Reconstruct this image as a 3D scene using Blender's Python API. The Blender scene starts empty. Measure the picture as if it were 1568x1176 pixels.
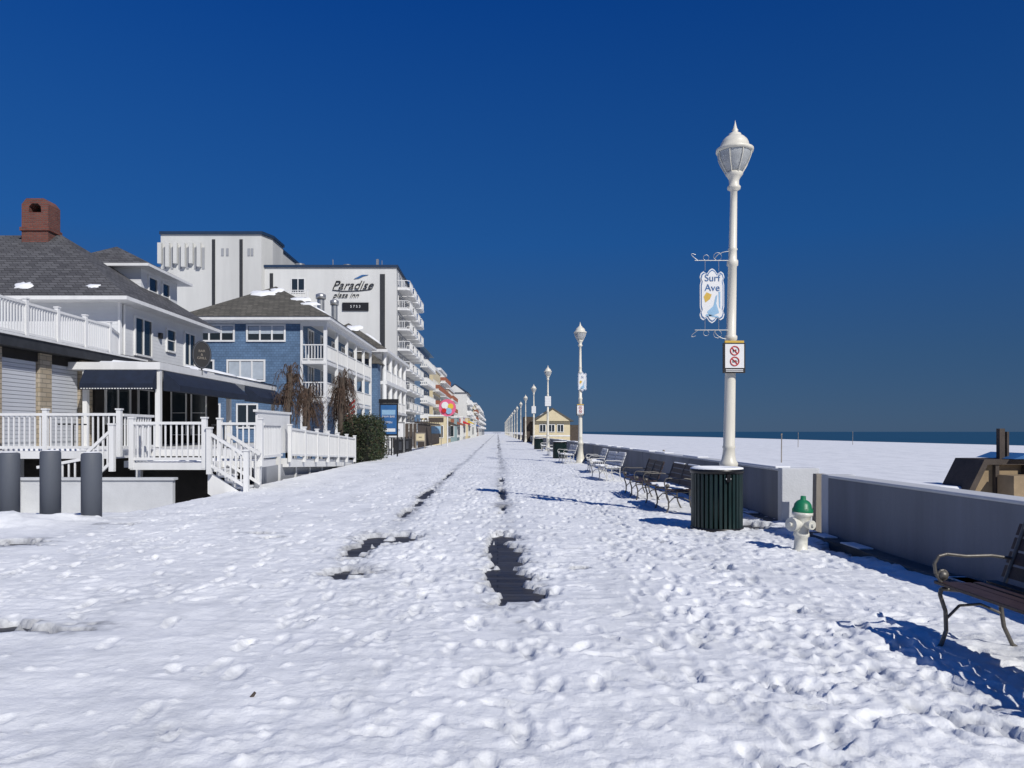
import bpy, math, random
import numpy as np
from mathutils import Vector, Matrix
random.seed(7); RNG=np.random.default_rng(7)
S=bpy.context.scene
S.view_settings.view_transform='Standard'; S.view_settings.look='None'; S.view_settings.exposure=0
H=1.6
# ------------------------------------------------------------ materials
def newmat(name):
    m=bpy.data.materials.new(name); m.use_nodes=True
    nt=m.node_tree; b=nt.nodes['Principled BSDF']; return m,nt,b
def N(nt,t,**k):
    n=nt.nodes.new(t)
    for a,v in k.items():
        if a in n.inputs.keys(): n.inputs[a].default_value=v
        else: setattr(n,a,v)
    return n
def mat(name,col,rough=.6,var=.12,scale=3,bump=.0,bscale=40,metal=0,spec=.4,streak=False):
    m,nt,b=newmat(name); L=nt.links.new
    tc=N(nt,'ShaderNodeTexCoord'); mp=N(nt,'ShaderNodeMapping')
    L(tc.outputs['Object'],mp.inputs['Vector'])
    if streak: mp.inputs['Scale'].default_value=(1,1,.12)
    n=N(nt,'ShaderNodeTexNoise'); n.inputs['Scale'].default_value=scale; n.inputs['Detail'].default_value=6; n.inputs['Roughness'].default_value=.65
    L(mp.outputs[0],n.inputs['Vector'])
    r=N(nt,'ShaderNodeValToRGB'); r.color_ramp.elements[0].position=.3; r.color_ramp.elements[1].position=.7
    c=Vector(col)
    r.color_ramp.elements[0].color=(*(c*(1-var)),1); r.color_ramp.elements[1].color=(*(c*(1+var*.6)),1)
    L(n.outputs['Fac'],r.inputs[0]); L(r.outputs[0],b.inputs['Base Color'])
    b.inputs['Roughness'].default_value=rough; b.inputs['Metallic'].default_value=metal
    b.inputs['Specular IOR Level'].default_value=spec
    if bump>0:
        n2=N(nt,'ShaderNodeTexNoise'); n2.inputs['Scale'].default_value=bscale; n2.inputs['Detail'].default_value=5
        L(tc.outputs['Object'],n2.inputs['Vector'])
        bp=N(nt,'ShaderNodeBump'); bp.inputs['Strength'].default_value=bump; bp.inputs['Distance'].default_value=.02
        L(n2.outputs['Fac'],bp.inputs['Height']); L(bp.outputs[0],b.inputs['Normal'])
    return m
def brickmat(name,c1,c2,mortar,bw,bh,ms=.01,rough=.8,bump=.5,dist=.02,usez=True):
    m,nt,b=newmat(name); L=nt.links.new
    tc=N(nt,'ShaderNodeTexCoord'); sp=N(nt,'ShaderNodeSeparateXYZ'); L(tc.outputs['Object'],sp.inputs[0])
    a=N(nt,'ShaderNodeMath',operation='ADD'); L(sp.outputs[0],a.inputs[0]); L(sp.outputs[1],a.inputs[1])
    cb=N(nt,'ShaderNodeCombineXYZ'); L(a.outputs[0],cb.inputs[0]); L(sp.outputs[2],cb.inputs[1])
    br=N(nt,'ShaderNodeTexBrick'); br.inputs['Scale'].default_value=1
    br.inputs['Color1'].default_value=(*c1,1); br.inputs['Color2'].default_value=(*c2,1); br.inputs['Mortar'].default_value=(*mortar,1)
    br.inputs['Brick Width'].default_value=bw; br.inputs['Row Height'].default_value=bh; br.inputs['Mortar Size'].default_value=ms
    L(cb.outputs[0],br.inputs['Vector'])
    n=N(nt,'ShaderNodeTexNoise'); n.inputs['Scale'].default_value=1.3; n.inputs['Detail'].default_value=7; L(tc.outputs['Object'],n.inputs['Vector'])
    mr=N(nt,'ShaderNodeMapRange'); mr.inputs['To Min'].default_value=.65; mr.inputs['To Max'].default_value=1.28; L(n.outputs['Fac'],mr.inputs['Value'])
    mx=N(nt,'ShaderNodeVectorMath',operation='SCALE'); L(br.outputs['Color'],mx.inputs[0]); L(mr.outputs[0],mx.inputs['Scale'])
    L(mx.outputs[0],b.inputs['Base Color']); b.inputs['Roughness'].default_value=rough
    bp=N(nt,'ShaderNodeBump'); bp.inputs['Strength'].default_value=bump; bp.inputs['Distance'].default_value=dist; bp.invert=True
    L(br.outputs['Fac'],bp.inputs['Height']); L(bp.outputs[0],b.inputs['Normal'])
    return m
def sidingmat(name,col,h=.14):
    m,nt,b=newmat(name); L=nt.links.new
    tc=N(nt,'ShaderNodeTexCoord'); sp=N(nt,'ShaderNodeSeparateXYZ'); L(tc.outputs['Object'],sp.inputs[0])
    d=N(nt,'ShaderNodeMath',operation='DIVIDE'); d.inputs[1].default_value=h; L(sp.outputs[2],d.inputs[0])
    f=N(nt,'ShaderNodeMath',operation='FRACT'); L(d.outputs[0],f.inputs[0])
    bp=N(nt,'ShaderNodeBump'); bp.invert=True; bp.inputs['Strength'].default_value=.8; bp.inputs['Distance'].default_value=.02
    L(f.outputs[0],bp.inputs['Height']); L(bp.outputs[0],b.inputs['Normal'])
    n=N(nt,'ShaderNodeTexNoise'); n.inputs['Scale'].default_value=.9; n.inputs['Detail'].default_value=7; L(tc.outputs['Object'],n.inputs['Vector'])
    mr=N(nt,'ShaderNodeMapRange'); mr.inputs['To Min'].default_value=.82; mr.inputs['To Max'].default_value=1.1; L(n.outputs['Fac'],mr.inputs['Value'])
    mx=N(nt,'ShaderNodeVectorMath',operation='SCALE'); mx.inputs[0].default_value=col; L(mr.outputs[0],mx.inputs['Scale'])
    L(mx.outputs[0],b.inputs['Base Color']); b.inputs['Roughness'].default_value=.55
    return m
def glassmat(name):
    m,nt,b=newmat(name); b.inputs['Base Color'].default_value=(.02,.028,.035,1); b.inputs['Roughness'].default_value=.08
    b.inputs['Specular IOR Level'].default_value=.7
    n=N(nt,'ShaderNodeTexNoise'); n.inputs['Scale'].default_value=.8
    bp=N(nt,'ShaderNodeBump'); bp.inputs['Strength'].default_value=.05; nt.links.new(n.outputs['Fac'],bp.inputs['Height']); nt.links.new(bp.outputs[0],b.inputs['Normal'])
    return m
M={}
M['white']=mat('white_paint',(.70,.70,.69),.45,.10,2,.05,60,streak=True)
M['lampwhite']=mat('cream_lamp_paint',(.66,.63,.54),.4,.12,6,.06,50,streak=True)
M['siding']=sidingmat('white_siding',(.62,.63,.64))
M['stucco']=mat('white_stucco',(.60,.60,.58),.8,.14,.3,.2,12,streak=True)
M['towerstucco']=mat('tower_stucco',(.54,.54,.52),.8,.16,.3,.2,12,streak=True)
M['bluewall']=brickmat('blue_shingle_siding',(.085,.15,.25),(.11,.19,.31),(.04,.08,.14),.22,.16,.008)
M['roofgrey']=brickmat('grey_asphalt_shingles',(.060,.060,.066),(.105,.105,.112),(.025,.025,.025),.34,.13,.012,.95,.6)
M['roofbrown']=brickmat('weathered_brown_shingles',(.085,.08,.065),(.13,.12,.10),(.03,.03,.028),.34,.13,.012,.95,.6)
M['brick']=brickmat('red_brick',(.13,.036,.026),(.19,.06,.04),(.10,.08,.07),.24,.085,.012)
M['tanstone']=brickmat('tan_stone_veneer',(.33,.27,.19),(.42,.36,.28),(.2,.18,.14),.4,.14,.012)
M['glass']=glassmat('window_glass')
M['blind']=mat('window_blinds',(.42,.47,.52),.3,.15,2,spec=.6)  # pale tone paints a reflection onto the window panes
M['navy']=mat('navy_canvas',(.009,.016,.036),.85,.3,4,.1,80)
M['dark']=mat('dark_trim',(.03,.032,.036),.6,.3,4,.1,40)
M['navytrim']=mat('navy_trim',(.015,.035,.075),.5,.15,2)
M['shutter']=mat('pale_shutter',(.52,.54,.58),.5,.06,1,streak=True)
M['conc']=mat('painted_concrete',(.155,.168,.195),.75,.25,1.2,.25,30,streak=True)  # shade on the wall face is put into this dark albedo
M['conclight']=mat('light_concrete',(.50,.51,.52),.75,.12,1.5,.25,30)
M['concdark']=mat('dark_kerb_concrete',(.10,.10,.10),.85,.3,5,.4,30)
M['bollard']=mat('grey_composite',(.085,.095,.115),.6,.15,3,.15,30,streak=True)
M['bench']=mat('bench_wood',(.040,.024,.022),.55,.35,9,.2,60)
M['benchpale']=mat('frosted_bench_slats',(.62,.62,.61),.6,.3,7,.2,60)  # pale colour carries the sunlit look of the far benches
M['ironpale']=mat('pale_bench_iron',(.58,.57,.54),.5,.25,20,.1,80)  # far-bench iron, sunlight on the metal painted in as a pale tone
M['iron']=mat('bench_iron',(.14,.13,.115),.45,.3,20,.1,80,metal=.4)
M['cangreen']=mat('bin_green',(.005,.020,.019),.4,.3,8,.05,50,spec=.5)
M['canblack']=mat('bin_black',(.010,.010,.011),.35,.3,8)
M['hydwhite']=mat('hydrant_white',(.62,.61,.54),.4,.22,14,.15,50)
M['hydgreen']=mat('hydrant_green',(.012,.17,.075),.4,.2,14,.1,50)
M['wood']=mat('weathered_wood',(.27,.24,.20),.85,.3,4,.4,40,streak=True)
M['wooddark']=mat('dark_timber',(.07,.055,.045),.85,.3,4,.4,40)
M['tanwood']=mat('tan_plywood',(.30,.22,.13),.8,.25,3,.2,40)
M['trunk']=mat('palm_trunk_bark',(.09,.07,.055),.9,.35,10,.8,30)
M['frond']=mat('dead_palm_frond',(.085,.055,.038),.85,.5,6,.2,40)
M['leaf']=mat('hedge_leaf',(.028,.045,.016),.6,.6,3,.1,30)
M['leaf2']=mat('hedge_leaf_brown',(.06,.05,.022),.7,.5,3,.1,30)
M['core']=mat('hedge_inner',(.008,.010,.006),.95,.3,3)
M['metal']=mat('galvanised_metal',(.45,.45,.44),.35,.15,6,metal=.7)
M['red']=mat('red_paint',(.50,.02,.02),.45,.1,4)
M['black']=mat('black_paint',(.012,.012,.014),.5,.2,4)
M['gold']=mat('gold_paint',(.55,.36,.06),.5,.1,4)
M['yellow']=mat('yellow_paint',(.65,.45,.04),.5,.1,4)
M['bluepaint']=mat('blue_paint',(.03,.12,.30),.5,.15,4)
M['blueroof']=mat('blue_metal_roof',(.05,.16,.30),.5,.15,4)
M['lightblue']=mat('light_blue_print',(.25,.42,.58),.5,.15,4)
M['orange']=mat('rust_rail',(.28,.10,.06),.6,.2,4)
M['pink']=mat('pink_paint',(.65,.12,.22),.5,.15,4)
M['terra']=mat('terracotta_wall',(.36,.25,.19),.8,.15,1,.1,20)
M['cream']=mat('cream_wall',(.58,.50,.33),.8,.1,1,.1,20)
M['tealwall']=mat('teal_wall',(.22,.30,.32),.8,.15,1)
M['greywall']=mat('grey_wall',(.30,.31,.33),.8,.12,1)
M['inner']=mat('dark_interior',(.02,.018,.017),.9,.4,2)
M['winter']=mat('lamp_glass',(.6,.62,.62),.15,.06,5)
M['winter'].node_tree.nodes['Principled BSDF'].inputs['Transmission Weight'].default_value=.45
M['drysnow']=mat('packed_snow',(.79,.80,.81),.7,.06,4,.5,9)
def snowmat():
    m,nt,b=newmat('trampled_snow'); L=nt.links.new
    tc=N(nt,'ShaderNodeTexCoord')
    at=N(nt,'ShaderNodeAttribute'); at.attribute_name='thin'
    n=N(nt,'ShaderNodeTexNoise'); n.inputs['Scale'].default_value=9; n.inputs['Detail'].default_value=8; L(tc.outputs['Object'],n.inputs['Vector'])
    ad=N(nt,'ShaderNodeMath',operation='MULTIPLY_ADD'); L(n.outputs['Fac'],ad.inputs[0]); ad.inputs[1].default_value=.7; ad.inputs[2].default_value=-.34
    mp=N(nt,'ShaderNodeMapping'); mp.inputs['Scale'].default_value=(1,.38,1); L(tc.outputs['Object'],mp.inputs[0])
    nb=N(nt,'ShaderNodeTexNoise'); nb.inputs['Scale'].default_value=1.3; nb.inputs['Detail'].default_value=7; nb.inputs['Roughness'].default_value=.72; L(mp.outputs[0],nb.inputs['Vector'])
    ab=N(nt,'ShaderNodeMath',operation='MULTIPLY_ADD'); L(nb.outputs['Fac'],ab.inputs[0]); ab.inputs[1].default_value=1.5; ab.inputs[2].default_value=-.66
    a1=N(nt,'ShaderNodeMath',operation='ADD'); L(ad.outputs[0],a1.inputs[0]); L(ab.outputs[0],a1.inputs[1])
    a2=N(nt,'ShaderNodeMath',operation='ADD',use_clamp=True); L(at.outputs['Fac'],a2.inputs[0]); L(a1.outputs[0],a2.inputs[1])
    r=N(nt,'ShaderNodeValToRGB'); e=r.color_ramp.elements
    e[0].position=.02; e[0].color=(.80,.81,.815,1); e[1].position=1; e[1].color=(.17,.175,.185,1)
    k=e.new(.40); k.color=(.63,.645,.66,1); k=e.new(.7); k.color=(.42,.43,.45,1)
    L(a2.outputs[0],r.inputs[0]); L(r.outputs[0],b.inputs['Base Color'])
    b.inputs['Roughness'].default_value=.62; b.inputs['Specular IOR Level'].default_value=.3
    n1=N(nt,'ShaderNodeTexNoise'); n1.inputs['Scale'].default_value=30; n1.inputs['Detail'].default_value=9; n1.inputs['Roughness'].default_value=.68; L(tc.outputs['Object'],n1.inputs['Vector'])
    bp=N(nt,'ShaderNodeBump'); bp.inputs['Strength'].default_value=.6; bp.inputs['Distance'].default_value=.018
    L(n1.outputs['Fac'],bp.inputs['Height']); L(bp.outputs[0],b.inputs['Normal'])
    return m
M['snow']=snowmat()
def boardmat():
    m,nt,b=newmat('wet_boardwalk_planks'); L=nt.links.new
    tc=N(nt,'ShaderNodeTexCoord')
    br=N(nt,'ShaderNodeTexBrick'); br.inputs['Scale'].default_value=1; br.inputs['Brick Width'].default_value=2.4; br.inputs['Row Height'].default_value=.14; br.inputs['Mortar Size'].default_value=.008
    br.inputs['Color1'].default_value=(.022,.022,.026,1); br.inputs['Color2'].default_value=(.05,.05,.055,1); br.inputs['Mortar'].default_value=(.005,.005,.006,1)
    L(tc.outputs['Object'],br.inputs['Vector']); L(br.outputs['Color'],b.inputs['Base Color'])
    n=N(nt,'ShaderNodeTexNoise'); n.inputs['Scale'].default_value=6; L(tc.outputs['Object'],n.inputs['Vector'])
    mr=N(nt,'ShaderNodeMapRange'); mr.inputs['To Min'].default_value=.35; mr.inputs['To Max'].default_value=.8; L(n.outputs['Fac'],mr.inputs['Value']); L(mr.outputs[0],b.inputs['Roughness'])
    return m
M['boards']=boardmat()
def seamat():
    m,nt,b=newmat('sea_water'); L=nt.links.new
    b.inputs['Base Color'].default_value=(.012,.055,.085,1); b.inputs['Roughness'].default_value=.35
    tc=N(nt,'ShaderNodeTexCoord'); mp=N(nt,'ShaderNodeMapping'); mp.inputs['Scale'].default_value=(1,.25,1); L(tc.outputs['Object'],mp.inputs[0])
    n=N(nt,'ShaderNodeTexNoise'); n.inputs['Scale'].default_value=.25; n.inputs['Detail'].default_value=8; L(mp.outputs[0],n.inputs['Vector'])
    bp=N(nt,'ShaderNodeBump'); bp.inputs['Strength'].default_value=.8; bp.inputs['Distance'].default_value=.5; L(n.outputs['Fac'],bp.inputs['Height']); L(bp.outputs[0],b.inputs['Normal'])
    return m
M['sea']=seamat()
# ------------------------------------------------------------ mesh building
class MB:
    def __init__(s): s.v=[]; s.f=[]; s.sm=[]
    def add(s,vs,fs,smooth=False):
        o=len(s.v); s.v+= [tuple(p) for p in vs]; s.f+=[tuple(o+i for i in f) for f in fs]; s.sm+=[smooth]*len(fs)
    def box(s,x0,x1,y0,y1,z0,z1):
        x0,x1=sorted((x0,x1)); y0,y1=sorted((y0,y1)); z0,z1=sorted((z0,z1))
        s.add([(x0,y0,z0),(x1,y0,z0),(x1,y1,z0),(x0,y1,z0),(x0,y0,z1),(x1,y0,z1),(x1,y1,z1),(x0,y1,z1)],
              [(0,3,2,1),(4,5,6,7),(0,1,5,4),(1,2,6,5),(2,3,7,6),(3,0,4,7)]); return s
    def beam(s,p0,p1,w,h):
        p0=Vector(p0);p1=Vector(p1);d=(p1-p0).normalized()
        up=Vector((0,0,1)) if abs(d.z)<.95 else Vector((0,1,0))
        r=d.cross(up).normalized()*w/2; u=r.cross(d).normalized()*h/2
        vs=[p+a*r+b*u for p in (p0,p1) for a,b in((-1,-1),(1,-1),(1,1),(-1,1))]
        s.add(vs,[(0,1,2,3),(7,6,5,4),(0,4,5,1),(1,5,6,2),(2,6,7,3),(3,7,4,0)]); return s
    def cyl(s,p0,p1,r0,r1=None,n=14,smooth=True):
        r1=r0 if r1 is None else r1
        p0=Vector(p0);p1=Vector(p1);d=(p1-p0).normalized()
        a=Vector((1,0,0)) if abs(d.x)<.9 else Vector((0,1,0)); u=d.cross(a).normalized(); w=d.cross(u)
        vs=[];
        for p,r in((p0,r0),(p1,r1)):
            for i in range(n):
                t=2*math.pi*i/n; vs.append(p+u*math.cos(t)*r+w*math.sin(t)*r)
        s.add(vs,[(i,(i+1)%n,n+(i+1)%n,n+i) for i in range(n)],smooth)
        s.add(vs[:n],[tuple(range(n))[::-1]]); s.add(vs[n:],[tuple(range(n))]); return s
    def lathe(s,cx,cy,prof,n=24,smooth=True):
        vs=[];fs=[]
        for r,z in prof:
            for i in range(n):
                t=2*math.pi*i/n; vs.append((cx+r*math.cos(t),cy+r*math.sin(t),z))
        for k in range(len(prof)-1):
            for i in range(n):
                j=(i+1)%n; fs.append((k*n+i,k*n+j,(k+1)*n+j,(k+1)*n+i))
        s.add(vs,fs,smooth); return s
    def tube(s,path,r,n=8):
        pts=[Vector(p) for p in path]; 
        for i in range(len(pts)-1): s.cyl(pts[i],pts[i+1],r,r,n)
        return s
    def poly(s,vs,both=False):
        s.add(vs,[tuple(range(len(vs)))]); return s
    def extr(s,pts,d):
        n=len(pts); d=Vector(d); a=[Vector(p) for p in pts]; b=[p+d for p in a]
        s.add(a+b,[tuple(range(n))[::-1],tuple(range(n,2*n))]+[(i,(i+1)%n,n+(i+1)%n,n+i) for i in range(n)]); return s
    def hip(s,x0,x1,y0,y1,z0,z1,inset,axis='x',inset2=None,t=.12):
        i2=inset if inset2 is None else inset2
        if axis=='x':
            ym=(y0+y1)/2; r=[(x0+inset,ym,z1),(x1-i2,ym,z1)]
        else:
            xm=(x0+x1)/2; r=[(xm,y0+inset,z1),(xm,y1-i2,z1)]
        b=[(x0,y0,z0),(x1,y0,z0),(x1,y1,z0),(x0,y1,z0)]
        if axis=='x': fs=[(0,1,5,4),(1,2,5),(2,3,4,5),(3,0,4)]
        else: fs=[(0,1,4),(1,2,5,4),(2,3,5),(3,0,4,5)]
        s.add(b+r,fs+[(3,2,1,0)]); 
        return s
    def mesh(s,name,m,bevel=0):
        me=bpy.data.meshes.new(name); me.from_pydata(s.v,[],s.f); me.materials.append(m)
        me.polygons.foreach_set('use_smooth',s.sm); me.update()
        return me
class Obj:
    def __init__(s,name,loc=(0,0,0)): s.name=name; s.loc=Vector(loc); s.parts={}; s.texts=[]
    def p(s,part,m):
        if part not in s.parts: s.parts[part]=(MB(),M[m] if isinstance(m,str) else m)
        return s.parts[part][0]
    def text(s,part,txt,size,loc,rot,m,shear=0,depth=.01,align='CENTER',bold=0):
        s.texts.append((part,txt,size,loc,rot,m,shear,depth,align,bold))
    def done(s,bevel={},placements=None):
        meshes=[(k,b.mesh(k,m)) for k,(b,m) in s.parts.items()]
        out=[]
        for pl in (placements or [((0,0,0),(0,0,0),1)]):
            e=bpy.data.objects.new(s.name,None); e.empty_display_size=.2
            S.collection.objects.link(e)
            loc,rot,sc=pl; e.location=loc; e.rotation_euler=rot; e.scale=(sc,sc,sc)
            for k,me in meshes:
                o=bpy.data.objects.new(k,me); S.collection.objects.link(o); o.parent=e
                if k in bevel:
                    bv=o.modifiers.new('b','BEVEL'); bv.width=bevel[k]; bv.segments=2; bv.limit_method='ANGLE'; bv.angle_limit=.7
            for (part,txt,size,l,r,m,sh,dp,al,bold) in s.texts:
                c=bpy.data.curves.new(part,'FONT'); c.body=txt; c.size=size; c.extrude=dp; c.shear=sh; c.align_x=al; c.align_y='CENTER'; c.offset=bold
                c.materials.append(M[m]); o=bpy.data.objects.new(part,c); S.collection.objects.link(o); o.parent=e; o.location=l; o.rotation_euler=r
            out.append(e)
        return out
FR=(math.pi/2,0,0)
def window(o,face,pl,a0,a1,z0,z1,nx=1,nz=1,fw=.08,frame='white',panereflect=0):
    g=o.p('window_glass','glass'); f=o.p('window_frames',frame)
    def bx(b,u0,u1,w0,w1,d0,d1):
        if face=='F': b.box(u0,u1,pl-d1,pl-d0,w0,w1)
        else: b.box(pl+d0,pl+d1,u0,u1,w0,w1)
    bx(g,a0,a1,z0,z1,-.01,.015)
    if panereflect: bx(o.p('window_blinds','blind'),a0+.03,a1-.03,z1-(z1-z0)*panereflect,z1-.02,.015,.019)  # pale sheet over the glass, a painted reflection
    bx(f,a0-fw,a0,z0-fw,z1+fw,0,.07); bx(f,a1,a1+fw,z0-fw,z1+fw,0,.07)
    bx(f,a0,a1,z1,z1+fw,0,.067); bx(f,a0,a1,z0-fw,z0,0,.09)
    for i in range(1,nx):
        u=a0+(a1-a0)*i/nx; bx(f,u-fw*.45,u+fw*.45,z0,z1,0,.055)
    for i in range(1,nz):
        u=z0+(z1-z0)*i/nz; bx(f,a0,a1,u-fw*.25,u+fw*.25,0,.045)
def railing(b,p0,p1,h=1.0,sp=.13,posts=True,pw=.035,psp=2.2,rail=.07,post=.12,gap=.1):
    p0=Vector(p0);p1=Vector(p1);L=(p1-p0).length;d=(p1-p0)/L
    u=Vector((0,0,1))
    b.beam(p0+u*h,p1+u*h,rail*1.4,rail); b.beam(p0+u*gap,p1+u*gap,rail,rail)
    n=max(1,int(L/sp))
    for i in range(1,n):
        q=p0+d*(L*i/n); b.box(q.x-pw/2,q.x+pw/2,q.y-pw/2,q.y+pw/2,q.z+gap,q.z+h-.03)
    if posts:
        k=max(1,round(L/psp))
        for i in range(k+1):
            q=p0+d*(L*i/k); w=post/2
            b.box(q.x-w,q.x+w,q.y-w,q.y+w,q.z-.15,q.z+h+.12); w+=.02
            b.box(q.x-w,q.x+w,q.y-w,q.y+w,q.z+h+.12,q.z+h+.16)
# ------------------------------------------------------------ noise
T=RNG.random((8,256,256))
def vn(x,y,s=0):
    xi=np.floor(x).astype(int); yi=np.floor(y).astype(int); fx=x-xi; fy=y-yi
    fx=fx*fx*(3-2*fx); fy=fy*fy*(3-2*fy); t=T[s%8]
    a=t[xi%256,yi%256]; b=t[(xi+1)%256,yi%256]; c=t[xi%256,(yi+1)%256]; d=t[(xi+1)%256,(yi+1)%256]
    return (a*(1-fx)+b*fx)*(1-fy)+(c*(1-fx)+d*fx)*fy
def fbm(x,y,o=4,s=0):
    r=0;a=.5;
    for i in range(o):
        ca,sa=math.cos(i*.7+s),math.sin(i*.7+s)
        r=r+a*(vn((x*ca-y*sa)*2**i+17*i+100,(x*sa+y*ca)*2**i+31*i+100,s+i)-.5)*2 if s in(0,3,6) else r+a*(vn(x*2**i+17*i,y*2**i+31*i,s+i)-.5)*2
        a*=.5
    return r
# ------------------------------------------------------------ snow on the boardwalk
XE=-7.05
xs=np.concatenate([np.arange(-42,-12,.5),np.arange(-12,XE-.1,.1),np.arange(XE-.1,4.84,.020),[4.85]])
ys=[-6,-4,-2,0,1,2]; y=2.6
while y<62: ys.append(y); y+=max(.020,.0032*y)
while y<900: ys.append(y); y+=y*.03
ys=np.array(ys)
X,Y=np.meshgrid(xs,ys)
wx=X+.15*fbm(X*1.1,Y*1.1,3,3); wy=Y+.15*fbm(X*1.1+9,Y*1.1,3,4)
lanes=np.exp(-((X-.12)/.3)**2)+np.exp(-((X+1.72)/.3)**2)
rough=np.clip(.55+1.7*fbm(X*.55+3,Y*.33,3,6)+.25*np.exp(-((X-2.1)/1.4)**2)-.3*lanes,.10,1.15)
h=.062+.024*fbm(X*.6,Y*.55,3,0)+.012*fbm(wx*1.6,wy*4.6,4,1)
dr=1-np.abs(fbm(wx*.75+5,wy*1.7,3,3))*3.0
h+=.016*np.clip(dr,0,1)*np.clip(.9-rough*.4,0,1)          # wind-packed drift crests
h+=rough*(.012*fbm(wx*6,wy*8,3,5)+.008*fbm(X*15,Y*17,2,2))
rid=1-np.abs(fbm(wx*1.9,wy*3.3,3,2))*3.2
h+=.009*np.clip(rid,0,1)*rough
rid2=1-np.abs(fbm(wx*5.2,wy*6.3,2,4))*3.4
h-=.010*np.clip(rid2,0,1)*rough
fade=np.clip(1.15-Y/80,.25,1); h=.060+(h-.060)*fade
tracks=np.zeros_like(h)
for xt,w,st in((.12,.2,1),(-1.72,.16,.9)):
    wob=.05*np.sin(Y*.21+xt)+.06*fbm(X*0+xt*7,Y*.5,3,1); tracks+=st*np.exp(-((X-xt-wob)/w)**2)
h-=tracks*(.013+.014*np.clip((Y-9)/20,0,1))
for xt,w in((.75,.1),(-1.05,.1),(2.2,.12),(-3.6,.14)):
    h+=.012*np.exp(-((X-xt-.08*np.sin(Y*.3+xt))/w)**2)*(vn(X*3,Y*2,6))
print_tone=np.zeros_like(h)
def stamp(cx,cy,ang,a,b,dep,rim,kind=0):
    R=max(a,b)*1.9
    i0,i1=np.searchsorted(xs,[cx-R,cx+R]); j0,j1=np.searchsorted(ys,[cy-R,cy+R])
    if i1-i0<3 or j1-j0<2: return
    dx=X[j0:j1,i0:i1]-cx; dy=Y[j0:j1,i0:i1]-cy; c,s=math.cos(ang),math.sin(ang)
    u=(dx*c+dy*s)/b; v=(-dx*s+dy*c)/a
    if kind==0:
        u=u/(1-.28*np.exp(-((v+.1)/.35)**2))
        d=u*u+v*v; E=np.exp(-d**4)
        h[j0:j1,i0:i1]+= -dep*E+rim*np.exp(-((np.sqrt(d)-1.28)/.2)**2)*(.3+.7*(v*math.cos(ang*3)>-.3))
        print_tone[j0:j1,i0:i1]+=.14*E  # greyer tone inside each footprint
    else:
        d=u*u+v*v; h[j0:j1,i0:i1]+= dep*np.exp(-d**3)
def path_walk(x0,y0,dirx,n,dp):
    x,y=x0,y0
    for i in range(n):
        side=.09 if i%2 else -.09
        stamp(x+side+random.gauss(0,.02),y,random.gauss(-dirx,.12),.15,.055,dp*random.uniform(.6,1.3),random.uniform(.002,.010))
        y+=random.uniform(.62,.75); x+=dirx*.68+random.gauss(0,.02)
for i in range(52): path_walk(random.choice([random.uniform(-6.5,4.2),random.gauss(2.4,1.1),random.gauss(-.6,1.0)]),random.uniform(2.5,8),random.gauss(0,.06),55,random.choice([.010,.016,.026]))
cl=[(random.uniform(-6,4),random.uniform(3,22)) for _ in range(26)]
for i in range(1300):
    if random.random()<.5:
        a_=random.choice(cl); cx=a_[0]+random.gauss(0,.6); cy=a_[1]+random.gauss(0,1.0)
    else:
        cy=3+34*random.random()**1.5; cx=random.choice([random.uniform(-7,4.5),random.gauss(1.9,1.3),random.gauss(2.9,.8)])
    if cx<-7 or cx>4.5 or cy<2.8: continue
    stamp(cx,cy,random.gauss(0,.8),random.uniform(.10,.15),random.uniform(.045,.06),random.uniform(.008,.028),random.uniform(.002,.011))
for i in range(8000):
    if random.random()<.5:
        a_=random.choice(cl); cx=a_[0]+random.gauss(0,.7); cy=a_[1]+random.gauss(0,1.1)
    else:
        cy=2.8+20*random.random()**1.6; cx=random.choice([random.uniform(-7,4.5),random.gauss(1.8,1.5),random.gauss(-.8,.7)])
    if cx<-7 or cx>4.5 or cy<2.8: continue
    r=random.choice([random.uniform(.014,.04),random.uniform(.02,.06)]); stamp(cx,cy,random.random()*3,r*random.uniform(.5,1.),r,random.uniform(.003,.015),0,1)
h=np.maximum(h,.014)
nearf=np.clip((Y-9)/6,.10,1)
thin=np.clip(tracks*.50*nearf*(.35+vn(X*2,Y*.7,2)),0,1)+.14*np.clip(rough,0,1)*np.clip(.058-h,0,.03)/.03+np.clip(print_tone,0,.28)
PT=[(.09,9.3,.24,1.9),(.17,7.6,.28,.8),(.1,10.9,.22,.5),(.02,8.2,.2,.6),(-1.58,10.8,.40,.55),(-1.85,10.0,.17,.6),(-1.66,8.3,.30,.30),(-1.75,14.2,.11,.8),(-1.78,19.2,.13,2.6),(-1.72,16.4,.08,.8),
    (.1,15.2,.07,.8),(.12,19.0,.10,2.2),(.12,24,.08,1.5),(-1.75,27,.09,3),(-3.65,5.85,.5,.13),(-4.1,6.0,.4,.10),(-6.75,10.3,.5,.35),(-3.6,11.3,.3,.12),(-3.3,10.9,.14,.08),(.92,8.45,.10,.07),(1.0,9.9,.12,.06),
    (-6.3,12.4,.3,.12),(4.5,9.8,.16,.6),(4.2,12.4,.25,.4),(2.2,10.6,.16,.05)]
nz=.75*fbm(X*3.6,Y*3.6,4,3)+.60*fbm(X*2.5,Y*14.3,3,5)+.35*fbm(X*11,Y*11,2,1)
for cx,cy,rx,ry in PT:
    r=np.sqrt(((X-cx)/rx)**2+((Y-cy)/ry)**2)+1.0*nz
    h-=.12*np.clip((1.08-r)*3.4,0,1)
    thin=np.maximum(thin,np.clip(1.7-r,0,1)*.85)
far=np.clip((Y-26)/50,0,1)*(tracks>.6)*(vn(X*4,Y*.35,1)>.60); h-=far*.05; thin=np.maximum(thin,far*.7)
h+=.03*np.clip((X-4.3)/.5,0,1)
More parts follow.
